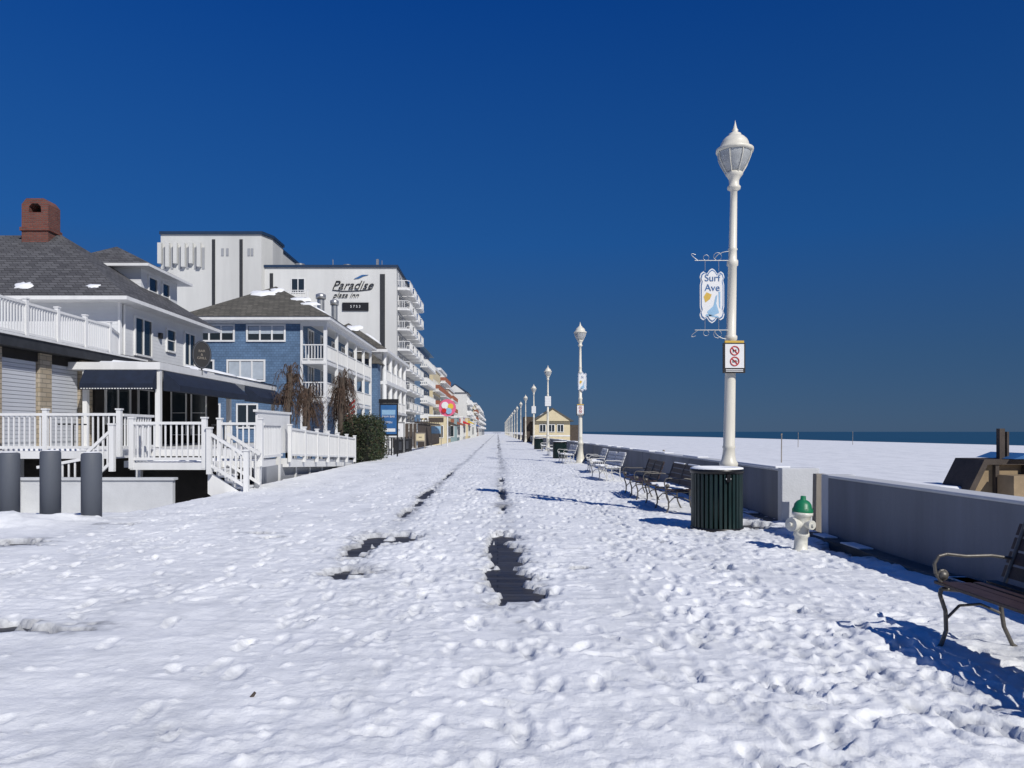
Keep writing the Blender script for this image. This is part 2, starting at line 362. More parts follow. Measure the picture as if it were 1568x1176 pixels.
for cx,cy,rx,ry,hh in((-7.9,12.2,.9,.5,.16),(-9.3,12.3,1.3,.7,.2),(-7.0,12.9,.3,.3,.06),(-12,12.6,2,1.,.2),(-7.4,12.75,.5,.3,.1)):
    h+=hh*np.exp(-(((X-cx)/rx)**2+((Y-cy)/ry)**2))*(.8+.5*fbm(X*3,Y*3,3,2))
drop=(X<XE)*np.clip((Y-14.3)/.5,0,1); h-=drop*(.58)
edge=np.clip((XE+.22-X)/.22,0,1)*(Y>14.6)*(X>=XE); h-=edge*.05*(.5+vn(X*3,Y*3,1))
nx_,ny_=len(xs),len(ys)
co=np.stack([X,Y,h],-1).reshape(-1,3).astype(np.float32)
idx=np.arange(nx_*ny_).reshape(ny_,nx_)
q=np.stack([idx[:-1,:-1],idx[:-1,1:],idx[1:,1:],idx[1:,:-1]],-1).reshape(-1,4)
me=bpy.data.meshes.new('snow'); me.vertices.add(len(co)); me.vertices.foreach_set('co',co.ravel())
me.loops.add(q.size); me.loops.foreach_set('vertex_index',q.ravel().astype(np.int32)); me.polygons.add(len(q))
me.polygons.foreach_set('loop_start',np.arange(0,q.size,4,dtype=np.int32)); me.polygons.foreach_set('use_smooth',np.ones(len(q),bool)); me.update(calc_edges=True)
at=me.attributes.new('thin','FLOAT','POINT'); at.data.foreach_set('value',thin.ravel().astype(np.float32))
me.materials.append(M['snow']); o=bpy.data.objects.new('snow',me); S.collection.objects.link(o)
def single(name,b,m,bevel=0):
    me=b.mesh(name,M[m] if isinstance(m,str) else m); o=bpy.data.objects.new(name,me); S.collection.objects.link(o)
    if bevel:
        bv=o.modifiers.new('b','BEVEL'); bv.width=bevel; bv.segments=2; bv.limit_method='ANGLE'; bv.angle_limit=.7
    return o
b=MB(); b.box(XE,4.9,-8,1200,-.58,0); b.box(-42,XE,-8,14.4,-.58,0); single('boardwalk',b,'boards')
# ground / beach / sea
gx=[-15000,-600,-42,4.9,6,12,20,35,50,70,85,97,108,140,400,15000]; gz=[-.6,-.6,-.6,-.6,-.25,-.2,-.25,-.15,-.3,-.55,-.75,-.95,-1.2,-2,-4,-6]
gy=[-600,-50,0,6,10,14,18,22,28,36,46,60,80,110,150,200,300,500,1000,4000,20000]
vs=[];fs=[]
for j,yy in enumerate(gy):
    for i,xx in enumerate(gx):
        z=gz[i]+(random.uniform(-.05,.05) if 6<=xx<=97 and yy<1000 else 0); vs.append((xx+(random.uniform(-3,3) if 50<=xx<=108 else 0),yy,z))
n=len(gx)
for j in range(len(gy)-1):
    for i in range(n-1): fs.append((j*n+i,j*n+i+1,(j+1)*n+i+1,(j+1)*n+i))
b=MB(); b.add(vs,fs,True); single('ground',b,'snow')
b=MB(); b.poly([(90,-600,-1),(15000,-600,-1),(15000,20000,-1),(90,20000,-1)]); single('sea',b,'sea')
# ------------------------------------------------------------ seawall
w=Obj('seawall')
c=w.p('wall_face','conc'); cap=w.p('wall_cap','conclight'); kb=w.p('wall_kerb','concdark'); sn=w.p('wall_snow','drysnow')
WX=4.78; WT=.97
c.box(WX,WX+.3,-8,4.4,-.5,WT-.04); c.box(WX,WX+.3,4.42,10.85,-.5,WT-.04); cap.box(WX-.012,WX+.32,-8,10.86,WT-.04,WT)
yy=12.75
while yy<420:
    y2=yy+6.0; c.box(WX,WX+.3,yy,y2-.02,-.5,WT-.04); cap.box(WX-.012,WX+.32,yy,y2-.02,WT-.04,WT); yy=y2
cap.box(WX-.03,WX+.6,12.55,12.745,-.3,WT+.02)
cap.box(WX+.0,WX+.4,10.87,11.1,-.3,WT+.005)
kb.box(WX-.24,WX-.002,-8,11.2,-.2,.11); kb.box(WX-.2,WX-.002,12.75,420,-.2,.1)
for i in range(70):
    y0=random.uniform(2,60); L=random.uniform(.15,.8)
    sn.box(WX-.22,WX-.03,y0,y0+L,.11,.13)
yy=13
while yy<60:
    L=random.uniform(.5,3); sn.box(WX+.03,WX+.29,yy,yy+L,WT,WT+.03); yy+=L+random.uniform(.2,3)
w.done(bevel={'wall_cap':.015,'wall_snow':.02})
wp=MB(); wp.extr([(5.03,11.9,-.3),(5.20,11.9,-.3),(5.22,11.9,.93),(5.05,11.9,.93)],(0,.14,0)); single('wooden_post',wp,'wood',.01)
# ------------------------------------------------------------ street lamps
def lamp():
    L=Obj('street_lamp'); p=L.p('pole','lampwhite'); g=L.p('globe','winter'); r=L.p('cage','lampwhite')
    prof=[(0,0),(.27,0),(.27,.06),(.22,.1),(.2,.3),(.17,.42),(.15,.5),(.135,.62),(.125,.95),(.155,.99),(.16,1.05),(.125,1.1),(.108,1.2),(.1,1.3),(.115,1.33),(.1,1.36),
       (.092,2.4),(.088,3.2),(.105,3.22),(.105,3.28),(.082,3.3),(.074,4.5),(.096,4.52),(.096,4.6),(.073,4.63),(.069,4.78),(.083,4.8),(.069,4.83),(.06,5.6),(.058,5.83),(.11,5.86),(.115,5.9),(.085,5.94),(.085,6.02),(.12,6.08),(.15,6.12),(.14,6.15),(0,6.15)]
    p.lathe(0,0,prof,20)
    p.box(-.03,.03,-.128,-.1,.55,.8); 
    g.lathe(0,0,[(.12,6.15),(.17,6.2),(.23,6.3),(.275,6.41),(.288,6.52),(.285,6.55),(0,6.56)],24)
    L.p('bulb','white').lathe(0,0,[(.04,6.15),(.05,6.25),(.08,6.33),(.07,6.42),(0,6.46)],12)
    r.lathe(0,0,[(.285,6.50),(.318,6.51),(.322,6.56),(.28,6.585),(.248,6.60),(.238,6.66),(.21,6.72),(.16,6.77),(.11,6.79),(.105,6.83),(.07,6.85),(.045,6.87),(.055,6.9),(.035,6.93),(.012,7.02),(0,7.08)],24)
    for i in range(8):
        t=i*math.pi/4+.2; c,s=math.cos(t),math.sin(t)
        r.tube([(.14*c,.14*s,6.13),(.18*c,.18*s,6.2),(.24*c,.24*s,6.3),(.283*c,.283*s,6.41),(.298*c,.298*s,6.52)],.009,6)
    return L
pl=[((4.04,13.2,0),(0,math.radians(1.1),0),1)]
for k in range(1,18): pl.append(((4.12+.03*math.sin(k*3),13.2+24.2*k,0),(0,math.radians(random.uniform(-.3,.3)),random.random()),1))
lamp().done(placements=pl)
def outline(w,h_):
    pr=[(0,.0),(.10,.03),(.2,.1),(.33,.055),(.43,.09),(.47,.16),(.42,.22),(.46,.3),(.46,.7),(.42,.78),(.47,.84),(.43,.91),(.33,.945),(.2,.9),(.10,.97),(0,1)]
    R=[(a*w,b_*h_) for a,b_ in pr]; Lf=[(-a,b_) for a,b_ in R[::-1]][1:-1]
    return R+Lf
def name_sign(label,loc,rotz,tilt=0,sc=1,bracket=True):
    o=Obj('street_name_sign'); 
    P=outline(.46,.96)
    o.p('board','white').extr([(x,0,z) for x,z in P],(0,.03,0))
    Q=[(x*.93,z*.955+.022) for x,z in P]; o.p('border','bluepaint').extr([(x,-.004,z) for x,z in Q],(0,.003,0))
    Q=[(x*.86,z*.91+.044) for x,z in P]; o.p('face','white').extr([(x,-.008,z) for x,z in Q],(0,.003,0))
    fb=o.p('art_bird','lightblue'); fb.extr([(-.09,-.012,.2),(.02,-.012,.3),(.06,-.012,.47),(.09,-.012,.5),(.07,-.012,.34),(.12,-.012,.18),(.03,-.012,.14),(-.05,-.012,.12)],(0,.003,0))
    fb.extr([(-.12,-.012,.13),(.13,-.012,.09),(.10,-.012,.12),(-.1,-.012,.16)],(0,.002,0))
    fb.extr([(.11,-.012,.55),(.14,-.012,.55),(.14,-.012,.25),(.12,-.012,.3)],(0,.002,0))
    o.p('art_sun','gold').extr([(-.12,-.011,.36),(-.04,-.011,.42),(-.01,-.011,.5),(-.1,-.011,.54),(-.15,-.011,.46)],(0,.002,0))
    o.text('lettering',label,.17,(0,-.014,.70),FR,'bluepaint',0,.002)
    if bracket:
        br=o.p('bracket','metal')
        for z,sg in((1.1,1),(-.12,-1)):
            br.tube([(.42,.015,z),(-.3,.015,z)],.008)
            br.tube([(-.3+.06*math.cos(t)-.0,.015,z+sg*(.06-.06*math.cos(t*.8))+.0) for t in np.linspace(0,5,10)],.006)
            br.tube([(.30-.25*math.sin(t),.015,z+sg*.16*math.cos(t)) for t in np.linspace(0,1.5,7)],.007)
            br.tube([(.1+.07*math.cos(t),.015,z+sg*.07+.07*math.sin(t)) for t in np.linspace(0,6,12)],.005)
            br.tube([(-.1+.05*math.cos(t),.015,z+sg*.05+.05*math.sin(t)) for t in np.linspace(0,6,12)],.005)
        for x in(-.12,.12):
            br.tube([(x,.015,1.1),(x,.015,.92)],.005); br.tube([(x,.015,-.12),(x,.015,.06)],.005)
    o.done(placements=[(loc,(0,tilt,rotz),sc)])
name_sign('Surf\nAve',(3.755,13.15,3.5),0)
name_sign('St',(4.2,37.25,3.6),0,0,1,False)
def rules_sign(loc,sc=1):
    o=Obj('no_dogs_sign')
    o.p('frame','black').box(-.19,.19,0,.06,0,.52)
    o.p('plate','white').box(-.165,.165,-.008,-.001,.085,.5)
    o.p('top_strip','gold').box(-.165,.165,-.006,.05,.522,.56)
    r=o.p('red_rings','red')
    for z in(.385,.2):
        r.tube([(.075*math.cos(t),-.014,z+.075*math.sin(t)) for t in np.linspace(0,2*math.pi,17)],.009,6)
        r.beam((-.05,-.017,z+.05),(.05,-.017,z-.05),.008,.012)
    k=o.p('pictograms','black'); k.box(-.035,.03,-.012,-.009,.375,.395); k.box(-.033,-.02,-.012,-.009,.35,.375); k.box(.015,.028,-.012,-.009,.35,.41)
    k.tube([(-.025+.016*math.cos(t),-.011,.195+.016*math.sin(t)) for t in np.linspace(0,6.28,9)],.004,5); k.tube([(.028+.016*math.cos(t),-.011,.195+.016*math.sin(t)) for t in np.linspace(0,6.28,9)],.004,5)
    k.beam((-.025,-.012,.197),(.01,-.012,.22),.004,.006); k.beam((.01,-.012,.22),(.028,-.012,.197),.004,.006)
    for z in(.03,.055): o.p('strip_text','white').box(-.15,.15,-.003,-.0005,z-.007,z+.006)
    o.done(placements=[(loc,(0,0,.03),sc)])
rules_sign((4.11,13.03,2.62),1); rules_sign((4.1,37.2,2.4),1)
for k in range(2,4):
    o=Obj('lamp_banner_sign'); o.p('board','white').box(-.24,.24,-.03,0,3.7,4.5); o.p('print','siding').box(-.2,.2,-.036,-.031,3.8,4.4); o.p('clamp','metal').box(-.03,.03,0,.1,3.9,3.95)
    o.done(placements=[((4.12,13.08+24.2*k,0),(0,0,0),1)])
# ------------------------------------------------------------ benches
def bench(snow,wm='bench',im='iron'):
    o=Obj('park_bench'); Lb=1.85
    s=o.p('seat',wm); bk=o.p('backrest',wm); ir=o.p('iron_frame',im)
    for i in range(5): s.box(.0+i*.095,.08+i*.095,-.06,Lb+.06,.43+.004*abs(i-2)**2,.455+.004*abs(i-2)**2)
    for i in range(4):
        x=.49+i*.035; z=.5+i*.1
        bk.extr([(x,-.06,z),(x+.025,-.06,z-.004),(x+.055,-.06,z+.078),(x+.03,-.06,z+.083)],(0,Lb+.12,0))
    for y in(0,Lb/2,Lb):
        ir.tube([(.0,y,0),(.02,y,.02),(.055,y,.12),(.05,y,.26),(.01,y,.38),(.02,y,.42),(.2,y,.405),(.42,y,.41),(.47,y,.44),(.53,y,.62),(.63,y,.9)],.015)
        ir.tube([(.56,y,0),(.53,y,.02),(.47,y,.15),(.45,y,.28),(.46,y,.42)],.015)
        ir.tube([(.05,y,.2),(.15,y,.3),(.3,y,.31),(.46,y,.24)],.010)
        if y!=Lb/2:
            ir.tube([(.03,y,.45),(-.02,y,.53),(-.03,y,.6),(.0,y,.655),(.06,y,.67),(.2,y,.655),(.38,y,.66),(.52,y,.64)],.012)
            ir.tube([(.03+.035*math.cos(t),y,.52+.035*math.sin(t)) for t in np.linspace(0,6.28,10)],.010)
            ir.lathe(.03,y,[(0,.485),(.03,.5),(.036,.52),(.03,.54),(0,.555)],10)
    if snow:
        sn=o.p('bench_snow','drysnow')
        for i in range(9):
            y0=i*.2; sn.box(.01+.04*(i%3),.44,y0,y0+random.uniform(.12,.21),.46,.478+.012*(i%2))
        sn.box(.615,.66,.0,.7,.885,.91); sn.box(.615,.66,1.0,1.8,.885,.905)
    return o
bench(False).done(placements=[((3.17,3.55,.05),(0,0,0),1),((3.1,16.9,.04),(0,0,-.03),1)],bevel={'seat':.006})
bench(True).done(placements=[((3.18,14.2,.05),(0,0,.02),1)],bevel={'bench_snow':.01})
BY=[23,27.6,36,48,59]
bench(True,'benchpale','ironpale').done(placements=[((3.3+.12*math.sin(i*2.1),by,.05),(0,0,random.uniform(-.12,.12)),1) for i,by in enumerate(BY)],bevel={'bench_snow':.01})
# ------------------------------------------------------------ bin
def bin_(pls):
    o=Obj('trash_can'); a=o.p('inner_body','canblack'); sl=o.p('slats','cangreen'); rm=o.p('rim','canblack'); sn=o.p('snow_cap','drysnow')
    a.lathe(0,0,[(0,.06),(.355,.06),(.355,.93),(0,.93)],32)
    nS=34
    for i in range(nS):
        t=2*math.pi*i/nS; c,s=math.cos(t),math.sin(t); R=.383; w=.026
        sl.extr([(R*c-w*s,R*s+w*c,.07),(R*c+w*s,R*s-w*c,.07),((R+.016)*c+w*.8*s,(R+.016)*s-w*.8*c,.07),((R+.016)*c-w*.8*s,(R+.016)*s+w*.8*c,.07)],(0,0,.86))
    rm.lathe(0,0,[(.36,.02),(.41,.02),(.415,.07),(.36,.075)],36); rm.lathe(0,0,[(.36,.92),(.41,.92),(.42,.95),(.42,.985),(.39,1.0),(.3,.99),(.22,.97),(.2,.9),(0,.9)],36)
    sn.lathe(0,0,[(.41,.985),(.405,1.01),(.36,1.02),(.29,1.015),(.24,.99)],30)
    rm.box(-.03,.03,-.43,-.40,.80,.92)
    sn.lathe(0,0,[(.43,-.01),(.42,.02),(.36,.03)],30)
    o.p('plate','white').box(-.04,.04,-.425,-.405,.84,.86)
    o.done(placements=pls)
bin_([((3.50,12.0,.02),(0,0,.15),1),((3.6,43.5,.03),(0,0,1),1),((3.6,66,.03),(0,0,1),1)])
# ------------------------------------------------------------ hydrant
o=Obj('fire_hydrant'); a=o.p('barrel','hydwhite'); g=o.p('bonnet','hydgreen')
a.lathe(0,0,[(0,0),(.12,0),(.12,.03),(.085,.05),(.082,.2),(.1,.22),(.1,.25),(.09,.27),(.098,.4),(.105,.47),(.13,.49),(.13,.525),(0,.525)],24)
g.lathe(0,0,[(.128,.527),(.13,.56),(.115,.58),(.105,.63),(.075,.67),(.035,.69),(.032,.735),(0,.74)],24)
for i in range(8):
    t=i*math.pi/4; g.cyl((.118*math.cos(t),.118*math.sin(t),.51),(.118*math.cos(t),.118*math.sin(t),.575),.012,n=6)
a.cyl((0,0,.37),(-.16,-.10,.37),.065); a.cyl((-.14,-.09,.37),(-.19,-.12,.37),.088,n=18); a.cyl((-.19,-.12,.37),(-.22,-.14,.37),.028,n=6)
a.cyl((0,0,.38),(.06,-.15,.38),.048); a.cyl((.05,-.13,.38),(.066,-.17,.38),.06,n=14); a.cyl((.066,-.17,.38),(.075,-.19,.38),.02,n=6)
a.cyl((0,0,.38),(-.06,.15,.38),.05); a.cyl((-.05,.13,.38),(-.066,.17,.38),.06)
o.done(placements=[((3.93,9.75,.03),(0,math.radians(3),0),1)])
# ------------------------------------------------------------ bollards
o=Obj('bollard'); a=o.p('post','bollard'); a.lathe(0,0,[(0,0),(.165,0),(.165,1.2),(.155,1.225),(.12,1.235),(0,1.235)],28)
o.p('snow_cap','drysnow').lathe(0,0,[(.13,1.237),(.1,1.25),(0,1.255)],16)
o.done(placements=[((-7.03,13.0,.0),(0,0,0),1),((-7.80,13.1,.03),(0,0,0),1),((-8.55,13.15,.0),(0,0,0),1),((-9.4,13.2,.0),(0,0,0),1)])
# ------------------------------------------------------------ restaurant
def blob(b,cx,cy,cz,rx,ry,nrm=(0,0,1),t=.08,n=20):
    nrm=Vector(nrm).normalized(); a=Vector((1,0,0)); a=(a-nrm*a.dot(nrm)).normalized(); c=nrm.cross(a)
    ring=[]; C=Vector((cx,cy,cz))
    for i in range(n):
        th=2*math.pi*i/n; r=random.uniform(.65,1.2); ring.append(C+a*rx*r*math.cos(th)+c*ry*r*math.sin(th)-nrm*.03)
    ring2=[C+(p-C)*.85+nrm*t for p in ring]
    b.add(ring+ring2+[C+nrm*t*1.15],[(i,(i+1)%n,n+(i+1)%n,n+i) for i in range(n)]+[(n+i,n+(i+1)%n,2*n) for i in range(n)],True)
o=Obj('beach_restaurant')
W=o.p('storefront_walls','shutter'); W.box(-22,-14,20.6,29,-.6,4.2)
fa=o.p('storefront_fascia','dark'); fa.box(-22.3,-13.55,20.2,29.2,4.0,4.3); 
o.p('roof_deck_edge','white').box(-22.32,-13.5,20.17,29.2,4.3,4.36)
st=o.p('stone_piers','tanstone')
for y0,y1 in((20.6,21.0),(22.75,23.35),(25.0,25.7)): st.box(-14.1,-13.86,y0,y1,1.1,3.98)
sh=o.p('roller_shutters','shutter')
for y0,y1 in((21.1,22.7),(23.4,24.95)):
    z=1.3
    while z<3.7: sh.box(-14.05,-13.96,y0,y1,z,z+.1); z+=.115
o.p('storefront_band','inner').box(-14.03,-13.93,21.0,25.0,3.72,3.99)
railing(o.p('roof_railing','white'),(-13.75,20.3,4.36),(-13.75,26.6,4.36),.98,.13,psp=1.55)
railing(o.p('roof_railing','white'),(-13.83,26.7,4.36),(-14.6,28.9,4.36),.98,.13,posts=False)
H1=o.p('house_walls','siding'); H1.box(-34,-14.6,29,37.2,.5,6.65)
o.p('house_trim','white').box(-14.65,-14.56,28.96,29.1,4.4,6.62)
R=o.p('house_roof','roofgrey'); R.hip(-34,-14.0,28.3,37.9,6.72,10.25,5,'x',5.2)
o.p('gutters','white').box(-34,-13.96,28.26,37.94,6.58,6.72)
for y0,y1 in((30.2,31.6),(35.0,36.1)): window(o,'S',-14.6,y0,y1,4.75,6.2,2,1)
window(o,'S',-14.6,33.1,33.9,5.2,6.1,1,2)
H1.box(-19.4,-16.05,33.8,37.6,6,9.05); R.hip(-19.9,-15.5,33.3,38.1,9.08,10.2,1.6,'y'); o.p('gutters','white').box(-19.92,-15.48,33.28,38.12,8.96,9.08)
window(o,'S',-16.05,34.5,35.3,7.5,8.7,1,2); window(o,'S',-16.05,35.9,36.6,7.5,8.7,1,2)
o.p('downpipe','white').cyl((-14.54,29.25,4.5),(-14.54,29.25,6.55),.045); 
o.p('wall_lights','black').box(-14.6,-14.45,32.3,32.45,5.6,5.85)
H1.box(-26,-22.6,29.3,33,6.9,8.5); R.extr([(-26.4,28.9,8.4),(-22.2,28.9,8.4),(-24.2,28.9,9.6)],(0,5,0))
ch=o.p('chimney','brick'); ch.box(-20.6,-19.45,32.5,33.4,9.2,11.1)
ch.box(-20.66,-19.39,32.44,33.46,10.3,10.45)
def quadx(a,b_,c_,d_): ch.extr([(x,32.5,z) for x,z in(a,b_,c_,d_)],(0,.9,0))
quadx((-20.6,11.1),(-20.3,11.1),(-20.28,11.35),(-20.6,11.45)); quadx((-20.6,11.45),(-20.28,11.35),(-20.15,11.48),(-20.4,11.7)); quadx((-20.4,11.7),(-20.15,11.48),(-19.9,11.48),(-19.65,11.7))
quadx((-19.65,11.7),(-19.9,11.48),(-19.77,11.35),(-19.45,11.45)); quadx((-19.45,11.45),(-19.77,11.35),(-19.75,11.1),(-19.45,11.1))
o.p('flue_back','inner').box(-20.32,-19.73,33.1,33.3,11.1,11.5)
sn=o.p('roof_snow','drysnow')
nf=(0,-3.53,4.8)
blob(sn,-18.3,29.0,7.25,.42,.28,nf,.05); blob(sn,-15.6,29.0,7.22,.32,.2,nf,.04)
cn=o.p('canopy_roof','white'); cn.box(-13.95,-10.95,24.35,37.2,3.62,3.86); 
o.p('canopy_shingles','roofgrey').extr([(-14.58,29.0,4.6),(-10.9,29.0,3.88),(-14.58,29.0,3.88)],(0,8.3,0))
blob(sn,-12.6,25.9,3.88,1.2,1.3,(0,0,1),.1); blob(sn,-11.8,31,4.06,.7,2.0,(.19,0,1),.1); blob(sn,-11.6,35,4.03,.5,1.2,(.19,0,1),.08)
po=o.p('canopy_posts','white')
for y in(24.5,30.9,37.0): po.box(-11.14,-10.98,y-.08,y+.08,1.1,3.62)
po.box(-13.5,-13.36,24.42,24.58,1.1,3.62)
aw=o.p('awnings','navy')
def awning_s(x,y0,y1,z1,z0,out=.7):
    aw.extr([(x,y0,z1),(x+out,y0,z0),(x+out,y0,z0-.2),(x,y0,z0-.18)],(0,y1-y0,0))
awning_s(-10.95,24.6,31.3,3.6,3.12,.55); awning_s(-10.95,32.5,37.0,3.6,3.1,.7)
aw.extr([(-13.4,24.35,3.6),(-13.4,24.05,3.15),(-13.4,24.05,2.95),(-13.4,24.35,2.98)],(2.35,0,0))
for i in range(26):
    y=24.04; x=-13.35+i*.09; o.p('awning_trim','white').box(x,x+.05,y-.01,y,2.97,3.0)
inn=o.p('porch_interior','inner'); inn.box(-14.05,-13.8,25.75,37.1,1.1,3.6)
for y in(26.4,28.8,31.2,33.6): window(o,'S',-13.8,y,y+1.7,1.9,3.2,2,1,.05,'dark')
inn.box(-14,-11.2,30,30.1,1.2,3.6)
for x in(-13,-12.2): window(o,'F',30,x,x+.55,1.5,3.2,1,2,.04,'bollard')
tb=o.p('stacked_patio_tables','dark')
for x,y in((-12.9,22.8),(-11.8,25.2),(-8.8,24.2),(-12.4,27)):
    tb.cyl((x,y,1.08),(x,y,1.8),.04,n=8); tb.cyl((x,y,1.8),(x,y,1.84),.4,n=16); tb.cyl((x,y,1.08),(x,y,1.11),.25,n=12)
dk=o.p('deck','white')
dk.box(-22,-10.2,20.0,37,.88,1.08); dk.box(-10.19,-7.25,22.1,37,.88,1.079)
dk.box(-9.45,-7.5,19.3,20.495,.62,.8); dk.box(-10.2,-6.5,20.5,22,.62,.8)
rl=o.p('deck_railing','white')
railing(rl,(-16,20.05,1.08),(-10.1,20.05,1.08),.98,.14,psp=1.95)
railing(rl,(-9.42,19.35,.8),(-7.55,19.35,.8),1.02,.14,psp=1.85)
railing(rl,(-9.42,19.5,.8),(-9.42,20.5,.8),1.01,.14,posts=False)
railing(rl,(-7.62,20.6,.8),(-6.5,20.6,.8),1.02,.14); railing(rl,(-6.5,20.8,.8),(-6.5,22.6,.8),1.01,.14,posts=False)
railing(rl,(-10.1,20.2,1.08),(-10.1,22,1.08),.97,.14,posts=False)
rl3=o.p('stair_railing','white')
railing(rl3,(-7.40,19.28,.66),(-6.45,19.28,.08),.9,.14,psp=1.2); railing(rl3,(-7.35,20.42,.64),(-6.45,20.42,.08),.9,.14,posts=False)
stp=o.p('stairs','white')
for i in range(5):
    x=-7.49+i*.21; z=.61-i*.15; stp.box(x,x+.24,19.45,20.38,z-.05,z); stp.box(x+.2,x+.22,19.46,20.37,z-.2,z-.05)
stp.extr([(-7.49,19.4,.6),(-6.42,19.4,-.12),(-6.42,19.4,-.32),(-7.0,19.4,-.35),(-7.49,19.4,-.0)],(0,.04,0))
railing(rl,(-9.7,18.9,.75),(-10.4,18.9,.1),.9,.14); railing(rl,(-10.5,18.94,.1),(-11.6,18.94,-.1),.8,.14,posts=False)
bw=o.p('deck_base_wall','conclight'); bw.box(-11.9,-8.05,18.6,18.75,-.7,.40); bw.box(-11.95,-8.0,18.55,18.8,.4,.46)
bw.box(-11.95,-11.8,14.9,18.59,-.7,.4)
us=o.p('underdeck','inner'); us.box(-22,-7.3,22.2,22.4,-.6,.87); us.box(-9.4,-7.6,20.4,20.45,-.6,.6)  # near-black sheets stand in for the shadow below the deck
for x in(-9.9,-8.9,-8.0,-7.3,-6.65): o.p('deck_posts','white').box(x,x+.14,20.52,20.66,-.6,.62)
for y in(23,25,27,29,31): o.p('deck_posts','white').box(-7.4,-7.255,y,y+.15,-.6,.88)
o.p('lattice_skirt','greywall').box(-7.33,-7.3,22.5,37,-.6,.5)
o.p('wind_panel','white').box(-7.32,-7.25,22.7,26.2,1.08,2.2); o.p('wind_panel','white').box(-7.36,-7.21,22.6,26.3,2.2,2.27)
rl2=o.p('ramp_railing','white'); railing(rl2,(-7.05,25.5,.72),(-6.95,36.5,.28),.98,.17,psp=1.8,pw=.05)
o.p('ramp','white').extr([(-8.5,25.5,.7),(-8.5,37,.2),(-8.5,37,-.1),(-8.5,25.5,.4)],(1.4,0,0))
blob(sn,-8.6,20.9,.81,1.3,.5,(0,0,1),.07); blob(sn,-12.5,21,1.09,1.5,.6,(0,0,1),.07); 
o.done()
o=Obj('oval_hanging_sign'); pts=[(.34*math.cos(t),0,.52*math.sin(t)) for t in np.linspace(0,2*math.pi,25)[:-1]]
o.p('board','black').extr(pts,(0,.07,0)); o.p('ring','bollard').tube([(.3*math.cos(t),-.012,.48*math.sin(t)) for t in np.linspace(0,2*math.pi,25)],.012,6)
o.p('arm','black').tube([(0,.03,-.5),(0,.03,-.75)],.03); o.text('lettering','BAR\n&\nGRILL',.13,(0,-.02,0),FR,'wood',0,.003)
o.done(placements=[((-10.95,27.8,4.45),(0,0,.5),1)])
# ------------------------------------------------------------ blue house
o=Obj('blue_shingle_house')
W=o.p('walls','bluewall'); W.box(-19.7,-12.5,48,65,-.5,8.75)
tr=o.p('trim','white')
tr.box(-20.25,-10.55,47.35,65.65,8.66,8.86); tr.box(-12.6,-12.46,47.95,48.1,0,8.66); tr.box(-19.74,-19.6,47.95,48.1,0,8.66)
tr.box(-19.59,-12.61,47.93,47.999,8.5,8.66)
o.p('roof','roofbrown').hip(-20.3,-10.5,47.3,65.7,8.87,11.7,4.9,'y')
window(o,'F',48,-19.2,-16.9,7.45,8.35,3,1,.11,'white',.5); window(o,'F',48,-15.95,-13.65,7.45,8.35,3,1,.11,'white',.55)
window(o,'F',48,-17.2,-14.95,4.9,6.1,3,1,.11,'white',.97); window(o,'F',48,-19.2,-18.2,4.9,6.1,1,2,.1)
for x0 in (-19.0,-16.6): window(o,'F',48,x0,x0+1.2,1.9,3.3,2,1,.1)
for z in(3.75,6.15):
    tr.box(-12.5,-10.95,47.9,65.2,z-.22,z)
    railing(o.p('porch_railings','white'),(-11.0,48.15,z),(-11.0,65,z),1.0,.17,posts=False,pw=.05)
    railing(o.p('porch_railings','white'),(-12.45,48,z),(-11.1,48,z),1.0,.17,posts=False,pw=.05)
for y in(48.05,51.4,54.8,58.2,61.6,65): tr.box(-11.12,-10.92,y-.1,y+.1,0,8.36)
tr.box(-11.15,-10.9,47.94,65.1,8.36,8.66); tr.box(-12.45,-11.15,47.96,48.12,8.36,8.655)
for z in(3.95,6.35):
    for y in(49.5,53,56.5,60,63): window(o,'S',-12.5,y,y+1.3,z,z+1.95,2,1,.1)
sn=o.p('roof_snow','drysnow')
blob(sn,-15.9,50.95,11.0,.95,.55,(0,-2.83,4.9),.08); blob(sn,-15.1,51.5,11.3,.5,.4,(0,-2.83,4.9),.08)
blob(sn,-13.1,50.0,10.4,.8,.32,(0,-2.83,4.9),.08); blob(sn,-12.3,49.2,9.97,.7,.25,(0,-2.83,4.9),.08); blob(sn,-13.2,53.4,10.43,.7,1.4,(2.83,0,4.9),.12); blob(sn,-11.9,51.3,9.7,.6,1.3,(2.83,0,4.9),.12)
pv=o.p('roof_vents','metal')
for x,y,zt,r in((-14.6,62,13.0,.42),(-13.6,62.6,12.6,.36)):
    pv.cyl((x,y,9.8),(x,y,zt-.5),r*.7); pv.lathe(x,y,[(r*.7,zt-.5),(r,zt-.45),(r,zt-.1),(r*.5,zt),(0,zt)],14)
o.done()
# ------------------------------------------------------------ porch house
o=Obj('white_porch_house')
o.p('walls','siding').box(-18,-11.6,68,83,-.5,8.6); o.p('roof','roofbrown').hip(-18.6,-9.9,67.3,83.7,9.0,12.0,4.6,'y')
t=o.p('trim','white'); t.box(-18.65,-9.85,67.25,83.75,8.75,9.0); t.box(-11.6,-10,68,83,5.9,6.2); t.box(-11.6,-10,68,83,3.3,3.5)
cl_=o.p('columns','white')
for y in(68.2,71.8,75.4,79,82.6): cl_.cyl((-10.3,y,0),(-10.3,y,8.75),.24,.2,14)
railing(o.p('railings','white'),(-10.2,68,3.5),(-10.2,83,3.5),1,.2,posts=False,pw=.06); railing(o.p('railings','white'),(-10.2,68,6.2),(-10.2,83,6.2),1,.2,posts=False,pw=.06)
for z in(4,6.8):
    for y in(69,72.5,76,79.5): window(o,'S',-11.6,y,y+1.4,z,z+1.6,2,1,.1)
